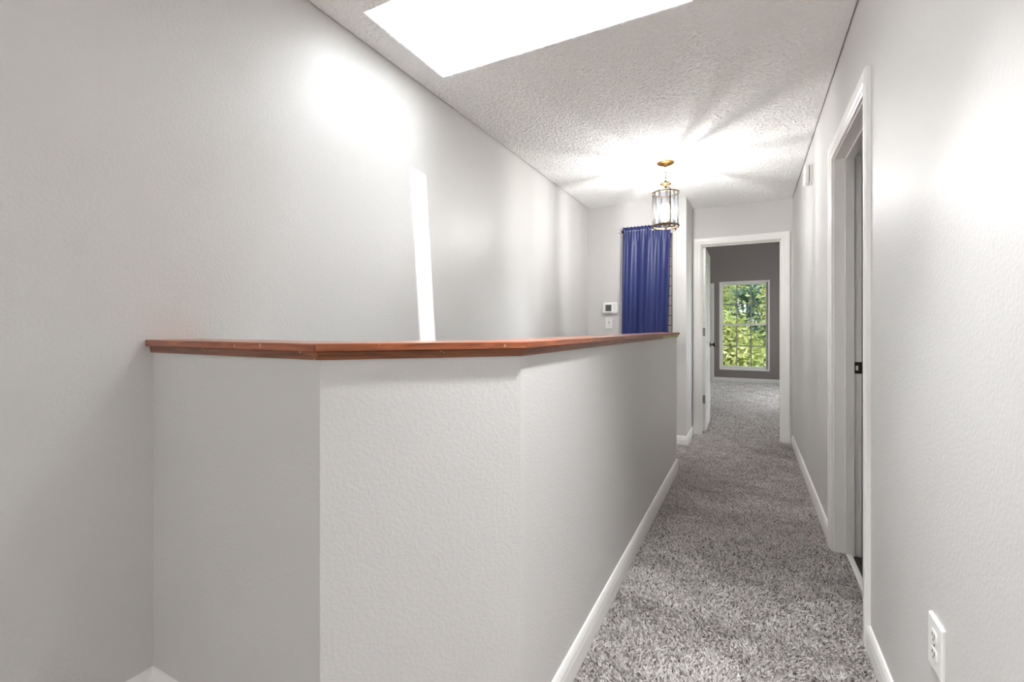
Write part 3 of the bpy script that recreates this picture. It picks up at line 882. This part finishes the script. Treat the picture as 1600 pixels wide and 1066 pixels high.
mx_ = node(nt, 'ShaderNodeMixShader'); mx_.inputs[0].default_value = .25
nt.links.new(b.outputs[0], mx_.inputs[1]); nt.links.new(tl_.outputs[0], mx_.inputs[2]); nt.links.new(mx_.outputs[0], nt.nodes['Material Output'].inputs[0])

def hall(x, y):
    a = (x > XP+.012) & (x < XR-.012)
    a |= (x > XBUMP+.012) & (x <= XP+.012) & (y > YE+.012) & (y < YD)
    a |= (x <= XBUMP+.012) & (x > XP-.4) & (y > YE+.015) & (y < YF-.012)
    a |= (x > XR-.012) & (x < XR+.062) & (y > RD0+.002) & (y < RD1-.002)
    inn = (y < YD+.05)
    d = (y > YD-.02)
    a &= inn & (~d | ((x > FD0+.001) & (x < FD1-.001)))
    # keep clear of casings
    a &= ~((x > XR-.02) & (x < XR+.001) & (((y > RD0-.078) & (y < RD0)) | ((y > RD1) & (y < RD1+.078))))
    return a
carpet('carpet_pile', hall, (-.9, .46, 1.20, YD+.05), .0046, .012, .0054, 3, 'dense grey frieze carpet pile along the hallway floor')
carpet('carpet_pile', lambda x, y: (x > FD0+.001) & (x < FD1-.001) | (y > YD+T+.02) & (x > -.90-.0*y) & (x < .9) & ~((x > FD0-.02) & (x < FD0+.06) & (y < YD+.9)),
       (-.95, .95, YD+.05, YW-.015), .0085, .016, .008, 5, 'grey carpet pile on the bedroom floor')

# ------------------------------------------------------------------ outdoors: trees beyond the bedroom window
m = MB(); m.box(-30, 30, YW+.3, 60, -3.2, -3.0)
M_lawn = bumped('lawn', srgb(84,110,48), .9, 20, .6, .05, col2=srgb(120,140,70), vscale=3)
struct('ground', m, M_lawn, 'green lawn below the window')
M_bark = bumped('bark', srgb(120,108,96), .9, 25, .8, .02, col2=srgb(84,74,66), vscale=8)
def leaf_mat(name, c0, c1, c2):
    m, nt, b = new_mat(name)
    at = node(nt, 'ShaderNodeAttribute'); at.attribute_name = 'tone'
    cr = node(nt, 'ShaderNodeValToRGB')
    cr.color_ramp.elements[0].color = c0; cr.color_ramp.elements[1].color = c2
    e = cr.color_ramp.elements.new(.5); e.color = c1
    nt.links.new(at.outputs['Fac'], cr.inputs['Fac']); nt.links.new(cr.outputs['Color'], b.inputs['Base Color'])
    b.inputs['Roughness'].default_value = .45
    tr = node(nt, 'ShaderNodeBsdfTranslucent'); nt.links.new(cr.outputs['Color'], tr.inputs[0])
    mx = node(nt, 'ShaderNodeMixShader'); mx.inputs[0].default_value = .3
    out = nt.nodes['Material Output']
    nt.links.new(b.outputs[0], mx.inputs[1]); nt.links.new(tr.outputs[0], mx.inputs[2]); nt.links.new(mx.outputs[0], out.inputs[0])
    return m
M_leaf = [leaf_mat('leaf_yellow_green', srgb(92,116,58), srgb(172,184,104), srgb(240,236,186)),
          leaf_mat('leaf_mid_green', srgb(64,98,62), srgb(130,158,104), srgb(206,214,170)),
          leaf_mat('leaf_blue_green', srgb(70,100,88), srgb(126,156,136), srgb(200,212,196))]
def tree(name, x, y, top, crown_z, rx, rz, nclump, nleaf, mat, seed, label):
    rng = np.random.default_rng(seed)
    t = empty(name, (x, y, -3.0), label, 'tree', 'trees outside the bedroom window')
    pts = [(0,0,0), (.1*rng.normal(), .1*rng.normal(), 1.5), (.2*rng.normal(), .2*rng.normal(), 3.2), (.3*rng.normal(), .3*rng.normal(), top)]
    m = MB().tube(pts, [.17, .13, .10, .03], 8)
    for k in range(6):
        a = rng.uniform(0, 2*PI); z = rng.uniform(2.0, top*.8)
        m.tube([(0, 0, z), (math.cos(a)*rx*.4, math.sin(a)*rx*.4, z+.5), (math.cos(a)*rx*.8, math.sin(a)*rx*.8, z+.9)], [.06, .04, .012], 6)
    m.build('trunk', M_bark, t, smooth=True, fix=False)
    c = rng.normal(0, 1, (nclump, 3)); c /= np.linalg.norm(c, axis=1)[:, None]; c *= rng.uniform(.35, 1, (nclump, 1))**.6
    c = c*np.array([rx, rx, rz]) + np.array([0, 0, crown_z])
    idx = rng.integers(0, nclump, nleaf)
    P = c[idx] + rng.normal(0, .20, (nleaf, 3))
    s = rng.uniform(.05, .10, nleaf)
    A = rng.normal(0, 1, (nleaf, 3)); A[:, 2] *= .6; A /= np.linalg.norm(A, axis=1)[:, None]
    B = np.cross(A, rng.normal(0, 1, (nleaf, 3))); B /= np.linalg.norm(B, axis=1)[:, None]
    v = np.stack([P-A*s[:,None], P+B*s[:,None]*.45, P+A*s[:,None], P-B*s[:,None]*.45], 1).astype(np.float32)
    me = bpy.data.meshes.new('foliage')
    me.vertices.add(nleaf*4); me.vertices.foreach_set('co', v.reshape(-1))
    me.loops.add(nleaf*4); me.loops.foreach_set('vertex_index', np.arange(nleaf*4, dtype=np.int32))
    me.polygons.add(nleaf); me.polygons.foreach_set('loop_start', np.arange(0, nleaf*4, 4, dtype=np.int32))
    me.update(calc_edges=True)
    tone = np.clip(rng.normal(.5, .18, nclump)[idx] + rng.normal(0, .15, nleaf), 0, 1)
    a_ = me.attributes.new('tone', 'FLOAT', 'POINT'); a_.data.foreach_set('value', np.repeat(tone, 4).astype(np.float32))
    me.materials.append(mat)
    o = bpy.data.objects.new('foliage', me); COL.objects.link(o); o.parent = t; o['kind'] = 'stuff'
    return t
TR = [(-.50, 13.7, 4.4, 3.3, .80, 1.0, 46, 5200, 0, 'low yellow-green tree closest behind the window, filling its lower panes'),
      (1.15, 15.6, 5.2, 4.4, .90, 1.6, 50, 5600, 0, 'yellow-green tree at the right side of the window view'),
      (-1.45, 15.8, 6.2, 5.2, 1.0, 1.5, 50, 5600, 0, 'sunlit yellow-green tree at the upper left of the window view'),
      (-.05, 18.3, 6.4, 4.3, 1.3, 2.0, 70, 9000, 2, 'blue-green tree behind the middle panes of the window'),
      (3.6, 18.6, 7.2, 5.0, 1.4, 2.2, 60, 6000, 1, 'mid green tree standing to the right behind the window'),
      (-3.8, 18.6, 7.0, 4.8, 1.4, 2.4, 60, 6000, 1, 'mid green tree standing to the left behind the window'),
      (.1, 22.6, 8.6, 5.6, 2.2, 3.2, 90, 11000, 1, 'tall mid green tree farthest from the window')]
for k, (x, y, top, cz, rx, rz, nc, nl, mi, lab) in enumerate(TR):
    tree('tree', x, y, top, cz, rx, rz, nc, nl, M_leaf[mi], 40+k, lab)
